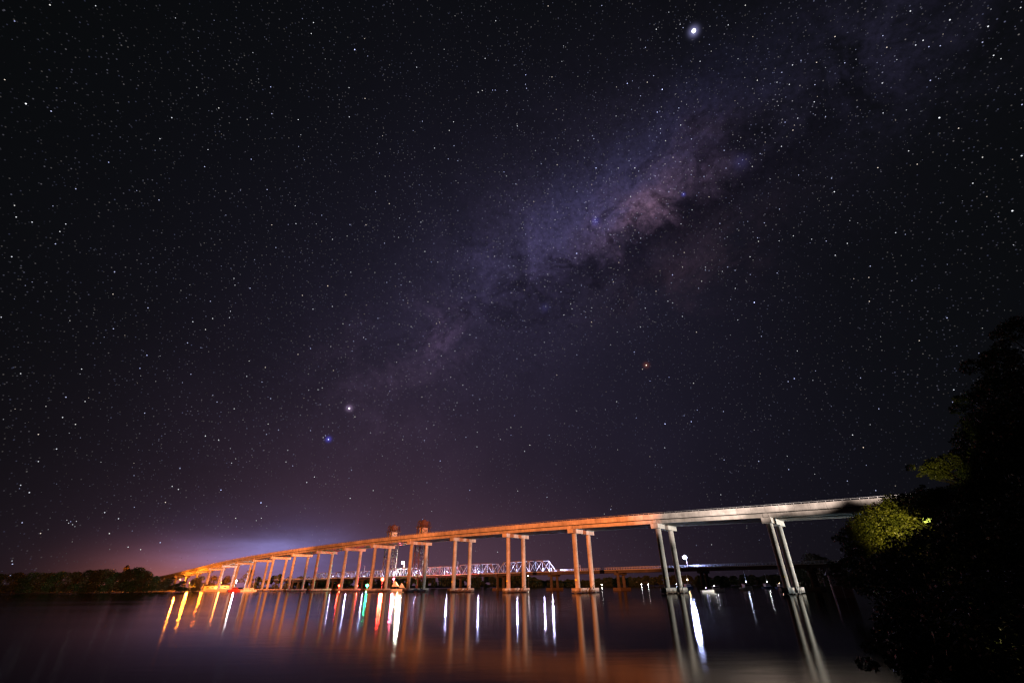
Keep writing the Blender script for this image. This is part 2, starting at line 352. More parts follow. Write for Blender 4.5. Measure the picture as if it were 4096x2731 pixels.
def weather(m_, panel=0, tide=None, streak=1.0):
    """vertical run-off streaks, blotches, slightly different casts per panel, and a dark tide mark"""
    t = m_.node_tree; b = t.nodes['Principled BSDF']; src = b.inputs['Base Color'].links[0].from_socket
    c = t.nodes.new('ShaderNodeTexCoord')
    def mul(src, fac):
        x = t.nodes.new('ShaderNodeVectorMath'); x.operation = 'SCALE'; t.links.new(src, x.inputs[0]); t.links.new(fac, x.inputs['Scale']); return x.outputs[0]
    def nz(sc3, lo, hi, a, c2, det=5):
        mp = t.nodes.new('ShaderNodeMapping'); mp.inputs['Scale'].default_value = sc3; t.links.new(c.outputs['Object'], mp.inputs[0])
        n = t.nodes.new('ShaderNodeTexNoise'); n.inputs['Scale'].default_value = 1; n.inputs['Detail'].default_value = det; n.inputs['Roughness'].default_value = .7; t.links.new(mp.outputs[0], n.inputs['Vector'])
        r = t.nodes.new('ShaderNodeMapRange'); t.links.new(n.outputs[0], r.inputs[0])
        for i_, v in zip((1, 2, 3, 4), (lo, hi, a, c2)): r.inputs[i_].default_value = v
        return r.outputs[0]
    src = mul(src, nz((.42, .42, .05), .36, .64, 1 - .26 * streak, 1.06)); src = mul(src, nz((.11, .11, .3), .35, .65, .74, 1.12))
    sp = t.nodes.new('ShaderNodeSeparateXYZ'); t.links.new(c.outputs['Object'], sp.inputs[0])
    if panel:
        d_ = t.nodes.new('ShaderNodeMath'); d_.operation = 'DIVIDE'; t.links.new(sp.outputs[0], d_.inputs[0]); d_.inputs[1].default_value = panel
        f_ = t.nodes.new('ShaderNodeMath'); f_.operation = 'FLOOR'; t.links.new(d_.outputs[0], f_.inputs[0])
        w_ = t.nodes.new('ShaderNodeTexWhiteNoise'); w_.noise_dimensions = '1D'; t.links.new(f_.outputs[0], w_.inputs['W'])
        r = t.nodes.new('ShaderNodeMapRange'); t.links.new(w_.outputs[0], r.inputs[0]); r.inputs[3].default_value = .84; r.inputs[4].default_value = 1.1; src = mul(src, r.outputs[0])
    if tide:
        n = nz((.8, .8, .8), .3, .7, -.25, .25); a_ = t.nodes.new('ShaderNodeMath'); a_.operation = 'ADD'; t.links.new(sp.outputs[2], a_.inputs[0]); t.links.new(n, a_.inputs[1])
        r = t.nodes.new('ShaderNodeMapRange'); t.links.new(a_.outputs[0], r.inputs[0])
        for i_, v in zip((1, 2, 3, 4), (tide, tide + .35, .28, 1.0)): r.inputs[i_].default_value = v
        src = mul(src, r.outputs[0])
    t.links.new(src, b.inputs['Base Color'])
M['par'] = mat('parapet_concrete', (.46, .44, .40), .85, var=(.34, .32, .29), bump=.25, scale=.55)
weather(M['par'], panel=4.0); weather(M['conc']); weather(M['conc2'], streak=1.6); weather(M['cap'], tide=.75); weather(M['oldconc'])
# ------------------------------------------------------------------ water, ground
wm = bpy.data.materials.new('river_water'); wm.use_nodes = True; t = wm.node_tree; b = t.nodes['Principled BSDF']
t.nodes.remove(b)
di = t.nodes.new('ShaderNodeBsdfDiffuse'); di.inputs[0].default_value = (.004, .006, .005, 1)
gl = t.nodes.new('ShaderNodeBsdfGlossy'); gl.distribution = 'BECKMANN'; gl.inputs[0].default_value = (.64, .64, .62, 1)
fr = t.nodes.new('ShaderNodeFresnel'); fr.inputs['IOR'].default_value = 1.33
mx = t.nodes.new('ShaderNodeMixShader'); wo_ = [n for n in t.nodes if n.type == 'OUTPUT_MATERIAL'][0]
t.links.new(fr.outputs[0], mx.inputs[0]); t.links.new(di.outputs[0], mx.inputs[1]); t.links.new(gl.outputs[0], mx.inputs[2]); t.links.new(mx.outputs[0], wo_.inputs[0])
c_ = t.nodes.new('ShaderNodeTexCoord'); mp = t.nodes.new('ShaderNodeMapping'); mp.inputs['Scale'].default_value = (.006, .07, 1)
n_ = t.nodes.new('ShaderNodeTexNoise'); n_.inputs['Scale'].default_value = 1.0; n_.inputs['Detail'].default_value = 6; n_.inputs['Roughness'].default_value = .6
t.links.new(c_.outputs['Object'], mp.inputs[0]); t.links.new(mp.outputs[0], n_.inputs['Vector'])
mr = t.nodes.new('ShaderNodeMapRange'); mr.inputs[1].default_value = .36; mr.inputs[2].default_value = .64; mr.inputs[3].default_value = .100; mr.inputs[4].default_value = .132
t.links.new(n_.outputs[0], mr.inputs[0]); t.links.new(mr.outputs[0], gl.inputs['Roughness'])
bu = t.nodes.new('ShaderNodeBump'); bu.inputs['Strength'].default_value = 1.0; bu.inputs['Distance'].default_value = .0035
n2 = t.nodes.new('ShaderNodeTexNoise'); n2.inputs['Scale'].default_value = .9; n2.inputs['Detail'].default_value = 3
mp2 = t.nodes.new('ShaderNodeMapping'); mp2.inputs['Scale'].default_value = (.35, 1, 1); t.links.new(c_.outputs['Object'], mp2.inputs[0]); t.links.new(mp2.outputs[0], n2.inputs['Vector'])
t.links.new(n2.outputs[0], bu.inputs['Height']); t.links.new(bu.outputs[0], gl.inputs['Normal'])
w = MB(); w.add([(-6000, -300, 0), (6000, -300, 0), (6000, 9000, 0), (-6000, 9000, 0)], [(0, 1, 2, 3)])
tag(w.build('water', wm), kind='structure')
w = MB(); w.add([(-6000, -300, -6), (6000, -300, -6), (6000, 9000, -6), (-6000, 9000, -6)], [(0, 1, 2, 3)])
tag(w.build('riverbed', M['mud']), kind='structure')

def land(name, shore, inland, h):
    """a bank: shore polyline at the water, rising inland"""
    rnd = random.Random(len(shore)); vs = []; fs = []; rows = 7
    for i, (a, c) in enumerate(zip(shore, inland)):
        a = Vector(a); c = Vector(c)
        for j in range(rows):
            tt = (j / (rows - 1)) ** 1.8; p = a.lerp(c, tt)
            z = -1.2 if j == 0 else h * min(1, (j / 4)) + rnd.uniform(-.15, .15)
            vs.append((p.x + (rnd.uniform(-1.5, 1.5) if j else 0), p.y + (rnd.uniform(-1, 1) if j else 0), z))
    for i in range(len(shore) - 1):
        for j in range(rows - 1): fs.append((i * rows + j, (i + 1) * rows + j, (i + 1) * rows + j + 1, i * rows + j + 1))
    g = MB(); g.add(vs, fs, True); return tag(g.build(name, M['mud']), kind='structure')
def dens(pts, n=6):
    out = []
    for a, c in zip(pts, pts[1:]):
        for i in range(n): out.append(Vector(a).lerp(Vector(c), i / n))
    return out + [Vector(pts[-1])]
S1 = [(-700, 250), (-430, 320), (-330, 352), (-300, 395), (-255, 412), (-205, 440), (-150, 505), (-60, 560), (60, 600), (200, 640), (420, 560), (700, 420), (1200, 300)]
S1 = dens([(x, y, 0) for x, y in S1])
land('far_bank', S1, [Vector((p.x * 2.6 - 60, p.y * 2.6 + 700, 0)) for p in S1], 1.3)
S2 = dens([(230, 300, 0), (150, 205, 0), (96, 148, 0), (76, 114, 0), (66, 96, 0), (39, 52, 0), (25, 31, 0), (15.5, 17.5, 0), (9, 8.5, 0), (5, 3.2, 0), (0, 1.8, 0), (-6, 1.2, 0), (-60, -6, 0)])
land('near_bank', S2, [Vector((p.x + 260, p.y - 120 - 60 * (p.x < 20), 0)) for p in S2], 1.4)

# ------------------------------------------------------------------ the new road bridge
ZT = [(-2, 21.0), (-1, 22.2), (0, 23.25), (1, 24.5), (2, 25.5), (3, 26.3), (4, 26.9), (5, 27.4), (6, 27.6), (7, 27.6), (8, 27.5), (9, 27.2), (10, 26.8), (11, 26.1), (12, 25.2), (13, 24.0), (14, 22.5), (15, 20.9), (16, 19.1), (17, 17.4), (18, 15.9), (19, 14.8), (20, 13.9), (22, 12.0), (24, 9.5)]
def ztop(k):
    for (a, za), (c, zc) in zip(ZT, ZT[1:]):
        if k <= c: return za + (zc - za) * (k - a) / (c - a)
    return ZT[-1][1]
K0, K1 = -1.9, 23
bridge = empty('road_bridge', bp(0, 0, 0), ANG, label='long new concrete road bridge lit orange, rising on tall twin-column piers', cat='bridge')
# local frame: x along the bridge, y = -n  (rotation by ANG turns +y away from NV or along it)
sgn = 1.0 if Vector((-math.sin(ANG), math.cos(ANG))).dot(NV) > 0 else -1.0
def L(k, n, z): return Vector((k * SP, sgn * n, z))
def sweep(prof, ks):
    """closed profile [(n, dz from top)] swept along ks"""
    g = MB(); vs = []; P_ = len(prof)
    for k in ks: vs += [L(k, n, ztop(k) + dz) for n, dz in prof]
    fs = []
    for i in range(len(ks) - 1):
        for j in range(P_):
            q = (i * P_ + j, i * P_ + (j + 1) % P_, (i + 1) * P_ + (j + 1) % P_, (i + 1) * P_ + j); fs.append(q if sgn > 0 else q[::-1])
    fs.append(tuple(range(P_))[::-1]); fs.append(tuple(range((len(ks) - 1) * P_, len(ks) * P_)))
    g.add(vs, fs); return g
KS = [K0 + (K1 - K0) * i / 100 for i in range(101)]
NE, FE = -2.6, 12.8
sweep([(NE + .35, -1.75), (FE - .35, -1.75), (FE - .35, -1.35), (NE + .35, -1.35)], KS).build('deck_slab', M['conc'], bridge)
sweep([(NE + .7, -1.345), (FE - .7, -1.345), (FE - .7, -1.29), (NE + .7, -1.29)], KS).build('road_surface', M['deck'], bridge)
# parapets in precast panels with open joints
def parapet(n0, n1):
    g = MB(); k = K0
    while k < K1 - .01:
        a, c = k + .0006, min(k + .1111, K1) - .0006
        g.hexa([L(a, n0, ztop(a) - 1.70), L(c, n0, ztop(c) - 1.70), L(c, n1, ztop(c) - 1.70), L(a, n1, ztop(a) - 1.70), L(a, n0, ztop(a)), L(c, n0, ztop(c)), L(c, n1, ztop(c)), L(a, n1, ztop(a))])
        k += .1111
    return g
parapet(NE, NE + .34).build('parapet', M['par'], bridge)
parapet(FE - .34, FE).build('parapet', M['par'], bridge)
for n in (NE + .15, FE - .15):
    g = MB(); g.tube([L(k, n, ztop(k) + .42) for k in KS], [.07] * len(KS), 6)
    k = K0
    while k < K1: g.bar(L(k, n, ztop(k) - .02), L(k, n, ztop(k) + .42), .09); k += .0555
    g.build('guard_rail', M['steel'], bridge)
sweep([(NE - .03, -1.86), (NE + .5, -1.86), (NE + .5, -1.72), (NE - .03, -1.72)], KS).build('overhang_shadow_strip', M['dark'], bridge)  # dark strip put in as the shadow line under the parapet overhang
PK = [-1, 0, 1, 2, 3, 4, 5, 6, 6.92, 7.95, 8.97, 10.0, 11.0, 12.0, 13.0, 14.0, 15.0, 16.0, 17.0, 18.2, 19.4]
GN = [-.85, 2.15, 5.1, 8.05, 11.05]
for a, c in zip(PK, PK[1:]):
    for n in GN:
        # super-T girder: flange and tapering web box, ending short of the joint
        ks = [a + .022 + (c - a - .044) * i / 4 for i in range(5)]
        sweep([(n - .72, -3.05), (n + .72, -3.05), (n + .95, -1.95), (n + 1.18, -1.85), (n + 1.18, -1.76), (n - 1.18, -1.76), (n - 1.18, -1.85), (n - .95, -1.95)], ks).build('girder', M['conc'], bridge)
rr = random.Random(5)
for i, k in enumerate(PK):
    zc = ztop(k) - 3.1; th = 1.35 / SP
    g = MB(); h = 1.55
    def cbox(g, k0, k1, n0, n1, z0, z1): g.hexa([L(k0, n0, z0), L(k1, n0, z0), L(k1, n1, z0), L(k0, n1, z0), L(k0, n0, z1), L(k1, n0, z1), L(k1, n1, z1), L(k0, n1, z1)])
    cbox(g, k - th, k + th, NE, FE, zc - h, zc)
    ch = g.build('crosshead', M['conc'], bridge)
    g = MB(); cbox(g, k - .0195, k + .0195, -2.02, FE - .6, zc + .15, zc + 1.34)
    g.build('diaphragm', M['conc'], ch)
    low = 1.7 if k < 14 else 0.6
    for n in (0.0, 10.2):
        g = MB(); z0, z1 = low, zc - h; q = L(k, n, 0); H3 = (z1 - z0)
        pts = [(q.x, q.y, z0 + H3 * u) for u in (0, .32, .322, .328, .33, .66, .662, .668, .67, 1)]
        g.tube(pts, [.95, .95, .985, .985, .95, .95, .985, .985, .95, .95], 28)
        g.build('column', M['conc2'], ch)
    if k < 13.5:
        g = MB(); cc = L(k, 5.1, 0); n0, n1 = -2.9, 13.1; hw = 1.75
        P0 = [(-hw, n0 + 1.0), (-hw + .9, n0), (hw - .9, n0), (hw, n0 + 1.0), (hw, n1 - 1.0), (hw - .9, n1), (-hw + .9, n1), (-hw, n1 - 1.0)]
        vs = [(k * SP + x, sgn * n, z) for z in (.28, 1.62) for x, n in P0] + [(k * SP + x * .95, sgn * (5.1 + (n - 5.1) * .99), 1.7) for x, n in P0]
        fs = [tuple(range(8))[::-1], tuple(range(16, 24))]
        for r_ in range(2):
            for j in range(8): fs.append((r_ * 8 + j, r_ * 8 + (j + 1) % 8, (r_ + 1) * 8 + (j + 1) % 8, (r_ + 1) * 8 + j))
        g.add(vs, fs); g.build('pile_cap', M['cap'], ch)
        g = MB()
        for n in (-1.6, 3.0, 7.2, 11.8):
            g = MB(); g.tube([(k * SP, sgn * n, -4), (k * SP, sgn * n, .3)], [.6, .6], 12); g.build('foundation_pile', M['cap'], ch)
        # dark bars standing in for slanting column shadows across the cap side
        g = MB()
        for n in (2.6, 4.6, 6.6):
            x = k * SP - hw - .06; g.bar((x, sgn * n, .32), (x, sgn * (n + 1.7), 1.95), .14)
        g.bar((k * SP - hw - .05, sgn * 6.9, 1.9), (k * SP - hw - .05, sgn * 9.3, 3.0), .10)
        g.build('cap_shadow_bar', M['dark'], ch)
        q = L(k, 0, 0); g = MB(); g.box(q.x - .42, q.x + .42, q.y - sgn * .98 - .02, q.y - sgn * .98 + .02, 4.1, 4.75)
        g.build('marker_sign', M['yellow'], ch)
g = MB()
for n, dz in ((3.6, -3.02), (9.6, -2.95)): g.tube([L(k, n, ztop(k) + dz) for k in KS], [.11] * len(KS), 6)
g.tube([L(k, FE - .5, ztop(k) - 2.9) for k in KS], [.16] * len(KS), 8)
g.build('service_pipe', M['steel'], bridge)
# embankment at the left end
g = MB(); k = 19.5
g.hexa([L(19.45, -16, .5), L(30, -16, .5), L(30, 26, .5), L(19.45, 26, .5), L(19.5, -2, ztop(19.5) - 3.1), L(30, -2, 6), L(30, 12.3, 6), L(19.5, 12.3, ztop(19.5) - 3.1)])
tag(g.build('embankment', M['mud']), kind='structure'); e = COL.objects['embankment']; e.location = bridge.location; e.rotation_euler = bridge.rotation_euler

# ------------------------------------------------------------------ the old lift bridge behind
DO = 60.0; ZD = 9.0; OW = 7.0
old = empty('lift_bridge', bp(0, DO, 0), ANG, label='old low steel truss bridge with two tall lift towers behind the new bridge', cat='bridge')
def LO(k, n, z): return Vector((k * SP, sgn * n, z))
def obox(g, k0, k1, n0, n1, z0, z1): g.hexa([LO(k0, n0, z0), LO(k1, n0, z0), LO(k1, n1, z0), LO(k0, n1, z0), LO(k0, n0, z1), LO(k1, n0, z1), LO(k1, n1, z1), LO(k0, n1, z1)])
OP = [-1.05, .13, 1.31, 2.48, 3.65, 4.80, 5.90, 7.02, 8.20, 9.30, 10.4, 11.5, 12.6, 13.7]
g = MB(); obox(g, -2.2, 15, 0, OW, ZD - .35, ZD); g.build('deck', M['oldconc'], old)
for a, c in zip([-2.2] + OP, OP + [15]):
    for n in (.3, OW - .7):
        g = MB(); obox(g, a + .01, c - .01, n, n + .4, ZD - 1.35, ZD - .36); g.build('edge_girder', M['oldconc'], old)
for n in (-.15, OW + .02):
    g = MB(); obox(g, -2.2, 15, n, n + .13, ZD - .1, ZD + .22)
    g.build('kerb_beam', M['steel'], old)
    g = MB(); k = -2.2
    while k < 3.6: g.bar(LO(k, n + .06, ZD + .22), LO(k, n + .06, ZD + 1.25), .12); k += .041
    g.bar(LO(-2.2, n + .06, ZD + 1.2), LO(3.6, n + .06, ZD + 1.2), .1); g.bar(LO(-2.2, n + .06, ZD + .75), LO(3.6, n + .06, ZD + .75), .08)
    g.build('railing', M['steel'], old); g = MB(); k = 11.55
    while k < 15: g.bar(LO(k, n + .06, ZD + .22), LO(k, n + .06, ZD + 1.25), .12); k += .041
    g.bar(LO(11.55, n + .06, ZD + 1.2), LO(15, n + .06, ZD + 1.2), .1)
    g.build('railing', M['steel'], old)
for k in OP:
    g = MB(); obox(g, k - .035, k + .035, -.6, OW + .6, ZD - 2.3, ZD - 1.36); pc = g.build('pier_cap', M['oldconc'], old)
    for n in (.8, OW - .8):
        g = MB(); q = LO(k, n, 0); g.tube([(q.x, q.y, 1.2), (q.x, q.y, ZD - 2.3)], [.85, .75], 18); g.build('pier_column', M['oldconc'], pc)
    g = MB(); obox(g, k - .06, k + .06, -1.6, OW + 1.6, -3, 1.25); g.build('pier_base', M['timber'], pc)
def truss(a, c, hgt, arch, lat=True):
    n_p = 8; Lk = (c - a - .03); a += .015
    hh = [0] + [hgt - arch * abs(i - n_p / 2) / (n_p / 2) for i in range(1, n_p)] + [0]
    g = MB()
    for n in (.25, OW - .25):
        bt = [LO(a + Lk * i / n_p, n, ZD + .25) for i in range(n_p + 1)]
        tp = [LO(a + Lk * i / n_p, n, ZD + .25 + hh[i]) for i in range(n_p + 1)]
        for i in range(n_p): g.bar(bt[i], bt[i + 1], .34, .42); g.bar(tp[i] if i else bt[0], tp[i + 1], .36, .42)
        for i in range(1, n_p): g.bar(bt[i], tp[i], .24)
        for i in range(1, n_p - 1):
            g.bar(bt[i] if i % 2 == 0 else tp[i], tp[i + 1] if i % 2 == 0 else bt[i + 1], .26)
    if lat:
        for i in range(1, n_p):
            z = ZD + .25 + hh[i]; g.bar(LO(a + Lk * i / n_p, .25, z), LO(a + Lk * i / n_p, OW - .25, z), .2)
            if i < n_p - 1: g.bar(LO(a + Lk * i / n_p, .25, z), LO(a + Lk * (i + 1) / n_p, OW - .25, ZD + .25 + hh[i + 1]), .15)
    return g.build('truss_span', M['oldsteel'], old)
truss(3.65, 4.80, 5.9, .5); truss(4.80, 5.90, 5.6, .4); truss(5.90, 7.02, 5.0, .3); truss(7.10, 8.12, 5.2, .2)
truss(8.20, 9.30, 4.6, .3); truss(9.30, 10.4, 4.6, .3); truss(10.4, 11.5, 4.6, .3)
def tower(k, top):
    g = MB(); w0 = .085; zb = ZD - .2; zt = top - 6.5
    for sx in (-1, 1):
        for n in (-.9, OW + .9): g.bar(LO(k + sx * w0, n, zb), LO(k + sx * w0 * .86, n + (.5 if n < 0 else -.5), zt), .55)
    nb = 7
    for i in range(nb):
        for u in (0, 1):
            za, zc = zb + (zt - zb) * i / nb, zb + (zt - zb) * (i + 1) / nb
            f0, f1 = 1 - .14 * i / nb, 1 - .14 * (i + 1) / nb
            for n in (-.9, OW + .9):
                g.bar(LO(k - w0 * f0 * (1 - 2 * u), n + (.5 if n < 0 else -.5) * i / nb, za), LO(k + w0 * f1 * (1 - 2 * u), n + (.5 if n < 0 else -.5) * (i + 1) / nb, zc), .2)
            if i > 0:
                for sx in (-1, 1): g.bar(LO(k + sx * w0 * f0, -.7 if u else OW + .7, za), LO(k + sx * w0 * f1, OW + .7 if u else -.7, zc), .2)
        z_ = zb + (zt - zb) * (i + 1) / nb; f1 = 1 - .14 * (i + 1) / nb
        for n in (-.6, OW + .6): g.bar(LO(k - w0 * f1, n, z_), LO(k + w0 * f1, n, z_), .3)
        for sx in (-1, 1): g.bar(LO(k + sx * w0 * f1, -.6, z_), LO(k + sx * w0 * f1, OW + .6, z_), .3)
    tw = g.build('lift_tower', M['rust'], old)
    g = MB(); obox(g, k - .10, k + .10, -1.4, OW + 1.4, zt, zt + .4); g.build('tower_platform', M['rust'], tw)
    g = MB(); obox(g, k - .062, k + .062, 1.2, OW - 1.2, zt + .4, zt + 4.2)
    obox(g, k - .072, k + .072, .9, OW - .9, zt + 4.2, zt + 4.55)
    obox(g, k - .03, k + .03, 2.4, OW - 2.4, zt + 4.55, zt + 5.5); g.build('machinery_cabin', M['oldrust'], tw)
    g = MB(); obox(g, k - w0 * .62, k + w0 * .62, 1.0, OW - 1.0, zt - 4.6, zt - .05); g.build('cladding_panel', M['cream'], tw)
    for n in (-.6, OW + .6):
        g = MB(); c0 = LO(k, n, zt + 2.4); r_ = 2.3
        for j in range(24):
            a0_, a1_ = 2 * math.pi * j / 24, 2 * math.pi * (j + 1) / 24
            g.bar((c0.x + r_ * math.cos(a0_), c0.y, c0.z + r_ * math.sin(a0_)), (c0.x + r_ * math.cos(a1_), c0.y, c0.z + r_ * math.sin(a1_)), .35, .5)
            if j % 4 == 0: g.bar(c0, (c0.x + r_ * math.cos(a0_), c0.y, c0.z + r_ * math.sin(a0_)), .2)
        g.build('sheave_wheel', M['rust'], tw)
    g = MB()
    for sx in (-.098, .098):
        for z in (1.0, .55): g.bar(LO(k + sx, -1.3, zt + .4 + z), LO(k + sx, OW + 1.3, zt + .4 + z), .09)
        for j in range(6): g.bar(LO(k + sx, -1.3 + j * (OW + 2.6) / 5, zt + .4), LO(k + sx, -1.3 + j * (OW + 2.6) / 5, zt + 1.45), .09)
    g.bar(LO(k, OW / 2, zt + 5.5), LO(k, OW / 2, zt + 8.0), .12); g.bar(LO(k + .05, 1, zt + 4.6), LO(k + .05, 1, zt + 6.4), .1)
    g.build('handrail', M['rust'], tw)
tower(7.06, 48.0); tower(8.16, 47.6)
print('old bridge done')

# ------------------------------------------------------------------ lamps
def emis(name, col, s): return mat(name, (.05, .05, .05), .5, emit=col, estr=s)
EV = emis('violet_white_lamp_glow', (.55, .52, 1.0), 22); EW = emis('white_lamp_glow', (1, .97, .88), 60); EB = emis('blue_white_lamp_glow', (.60, .68, 1.0), 24)
EO = emis('sodium_lamp_glow', (1, .26, .03), 14); ER = emis('red_lamp_glow', (1, .04, .02), 40); EG = emis('green_lamp_glow', (.03, 1, .35), 40); EY = emis('warm_lamp_glow', (1, .70, .35), 40)
def kz(n, px):
    """k on the line n metres across whose point at deck height appears at column px"""
    lo, hi = -3, 40
    for _ in range(50):
        mid = (lo + hi) / 2; v = bp(mid, n, ZD + 1) - CAM; x = CX + F_PX * v.dot(RIGHT) / v.dot(FWD)
        if x > px: lo = mid
        else: hi = mid
    return (lo + hi) / 2
def flood(px, label, power, z=ZD + 1.9, n=DO + .9, rad=.22):
    k = kz(n, px); p = bp(k, n, ZD)
    e = empty('floodlight', p, ANG, label=label, cat='floodlight', group='floodlights on the deck of the old bridge')
    g = MB(); g.bar((0, 0, 0), (0, 0, z - ZD), .14); g.box(-.2, .2, -.2, .2, -.02, .06); g.build('post', M['steel'], e)
    g = MB(); g.box(-.45, .45, -.35, .12, z - ZD - .02, z - ZD + .3); g.build('housing', M['steel'], e)
    g = MB(); g.ball((0, -.1, z - ZD - .2), rad, 10, .8); g.build('bulb', EV, e)
    point('flood_light', (0, -.1, .95), power, (.60, .58, 1.0), .25, e)
FLD = [(1262, 'violet-white floodlight at the far left end of the steel trusses', 0.76e4), (1330, 'second violet-white floodlight from the left end of the trusses', 0.91e4), (1392, 'third violet-white floodlight from the left end of the trusses', 1.06e4),
       (1458, 'violet-white floodlight on the old deck just above the green lamp', 1.06e4), (1545, 'violet-white floodlight beside the left lift tower', 1.29e4), (1585, 'violet-white floodlight on the old deck between the two lift towers', 1.71e4),
       (1640, 'violet-white floodlight left of the right lift tower', 1.71e4), (1668, 'violet-white floodlight at the foot of the right lift tower', 1.22e4), (1790, 'violet-white floodlight on the truss just left of the slim pole', 1.22e4),
       (1915, 'violet-white floodlight under the crossed truss bars near the middle', 1.60e4), (2066, 'violet-white floodlight on the truss right of the middle pier', 1.52e4), (2172, 'violet-white floodlight inside the last truss panel', 1.29e4),
       (2205, 'violet-white floodlight just beyond the right end of the trusses', 1.71e4)]
for px, lb, pw in FLD: flood(px, lb, pw)
# slim light poles on the old bridge
def pole(px, ytop, label, lampmat=None, lcol=None, power=0, r=.25, n=DO + 7.0):
    k = kz(n, px); Y = bp(k, n, 0).y; lo, hi = ZD + 1, 60
    for _ in range(40):
        mid = (lo + hi) / 2; v = bp(k, n, mid) - CAM; y = CY - F_PX * v.dot(UP) / v.dot(FWD)
        if y > ytop: lo = mid
        else: hi = mid
    h = lo - ZD
    e = empty('lamp_post', bp(k, n, ZD), ANG, label=label, cat='lamp post', group='lamp posts standing on the old bridge')
    g = MB(); g.tube([(0, 0, 0), (0, 0, h)], [.13, .08], 8); g.build('pole', M['rust'] if lampmat else M['white'], e)
    g = MB(); g.tube([(0, 0, h), (0, -.5 * sgn, h + .18), (0, -1.1 * sgn, h + .2)], [.06, .05, .05], 6); g.box(-.12, .12, -1.25 * sgn - .2, -1.25 * sgn + .2, h + .14, h + .24); g.build('lamp_arm', M['rust'] if lampmat else M['steel'], e)
    if lampmat:
        g = MB(); g.ball((0, -1.5 * sgn, h - .02), r, 14, .8); g.build('lamp', lampmat, e)
        point('street_light', (0, -1.5 * sgn, h - r - .3), power, lcol, r, e)
    return e
pole(1454, 2262, 'short pale pole left of the green lamp on the old bridge')
pole(1579, 2196, 'tallest thin pale pole standing beside the left lift tower')
pole(1830, 2245, 'slim pale pole between two orange columns near the middle')
pole(2321, 2258, 'thin pale pole behind the column right of the trusses')
pole(1613, 2250, 'lamp post with glaring warm white lamp between the lift towers', EW, (1, .93, .78), 4e4, 1.15, DO + 3)
pole(2750, 2228, 'lamp post with glaring blue-white lamp right of the grey piers', EB, (.44, .50, 1.0), 2.6e4, 1.0, DO + 3)

# navigation lights: posts on pier bases or on their own piles
def beacon(px, py, Y, col, em, label, power, r=.2, base_z=0.0, name='navigation_light', group='coloured navigation lights by the lift span'):
    p = at(px, py, Y); h = p.z - base_z
    e = empty(name, (p.x, p.y, base_z), 0, label=label, cat='navigation light', group=group)
    g = MB(); g.tube([(0, 0, -3.0 if base_z == 0 else 0), (0, 0, h - r - .1)], [.16, .12], 8); g.build('post', M['timber'], e)
    g = MB(); g.tube([(0, 0, h - r - .12), (0, 0, h - r)], [r * 1.1, r * 1.1], 10); g.box(-r * 1.2, r * 1.2, -r * 1.2, r * 1.2, h + r * .9, h + r * .9 + .08); g.build('housing', M['steel'], e)
    g = MB(); g.ball((0, 0, h), r, 12); g.build('lens', em, e)
    point('beacon_light', (0, 0, h - r - .45), power, col, r, e)
RC, GC = (1, .03, .015), (.03, 1, .35)
beacon(1357, 2341, 372, RC, ER, 'red navigation light farthest left, low beside an orange column', 4e4, .8)
beacon(1469, 2340, 345, GC, EG, 'green navigation light on its post, the only green one', 4e4, .85)
beacon(1530, 2315, 330, RC, ER, 'largest red navigation light, left of the yellow boat', 9e4, 1.1)
beacon(1575, 2314, 327, (1, .10, .18), emis('pink_red_lamp_glow', (1, .10, .25), 30), 'pinkish red navigation light above the yellow boat', 5e4, .6)
beacon(1430, 2341, 352, RC, ER, 'faintest red navigation light, between the red and the green one', 6e3, .3)

# sodium and white lamps of the town at the left end
def street(px, py, Y, em, col, power, label, r=.4, z0=1.2, n='street_lamp'):
    p = at(px, py, Y); e = empty(n, (p.x, p.y, z0), 0, label=label, cat='street lamp', group='street lamps under the left end of the bridge')
    h = p.z - z0
    g = MB(); g.tube([(0, 1.2, -.6), (0, 1.2, h + .3), (0, .5, h + .55), (0, 0, h + .5)], [.12, .09, .07, .07], 8); g.build('pole', M['steel'], e)
    g = MB(); g.box(-.3, .3, -.6, .5, h + .4, h + .55); g.build('lamp_hood', M['steel'], e)
    g = MB(); g.ball((0, 0, h), r, 12, .8); g.build('lamp', em, e)
    point('street_light', (0, -.1, h - r - .3), power, col, r, e)
SC = (1, .21, .015)
street(720, 2316, 520, EO, SC, 6e4, 'orange street lamp half hidden by trees under the bridge end', .45)
street(883, 2328, 470, EO, (1, .21, .02), 3e4, 'bright orange street lamp seen between two of the leftmost piers', .8)
street(942, 2322, 440, EW, (.95, .92, 1.0), 4e4, 'brilliant white street lamp right of the orange ones', 1.1)
def moor(px, py, em, col, power, label, r, z=None):
    pass
for kk, nn, zz, pw, lb in ((14.6, -9, 7.5, 1.3e5, 'sodium lamp hidden low beside the yellow-glowing bridge parapet'), (13.3, -10, 6.0, 4e4, 'small sodium lamp by the shoreline left of the bright orange lamp')):
    e = empty('street_lamp', bp(kk, nn, .5), ANG, label=lb, cat='street lamp', group='street lamps at the left bank')
    g = MB(); g.tube([(0, 0, -.5), (0, 0, zz - .5)], [.1, .08], 8); g.build('pole', M['steel'], e)
    g = MB(); g.box(-.3, .3, -.3, .3, zz - .5, zz - .38); g.build('lamp_hood', M['steel'], e)
    g = MB(); g.ball((0, 0, zz - .8), .2, 8, .6); g.build('lamp', EO, e)
    point('street_light', (0, -.2, zz - .9), pw * .8, (1, .21, .01), 1.1, e)

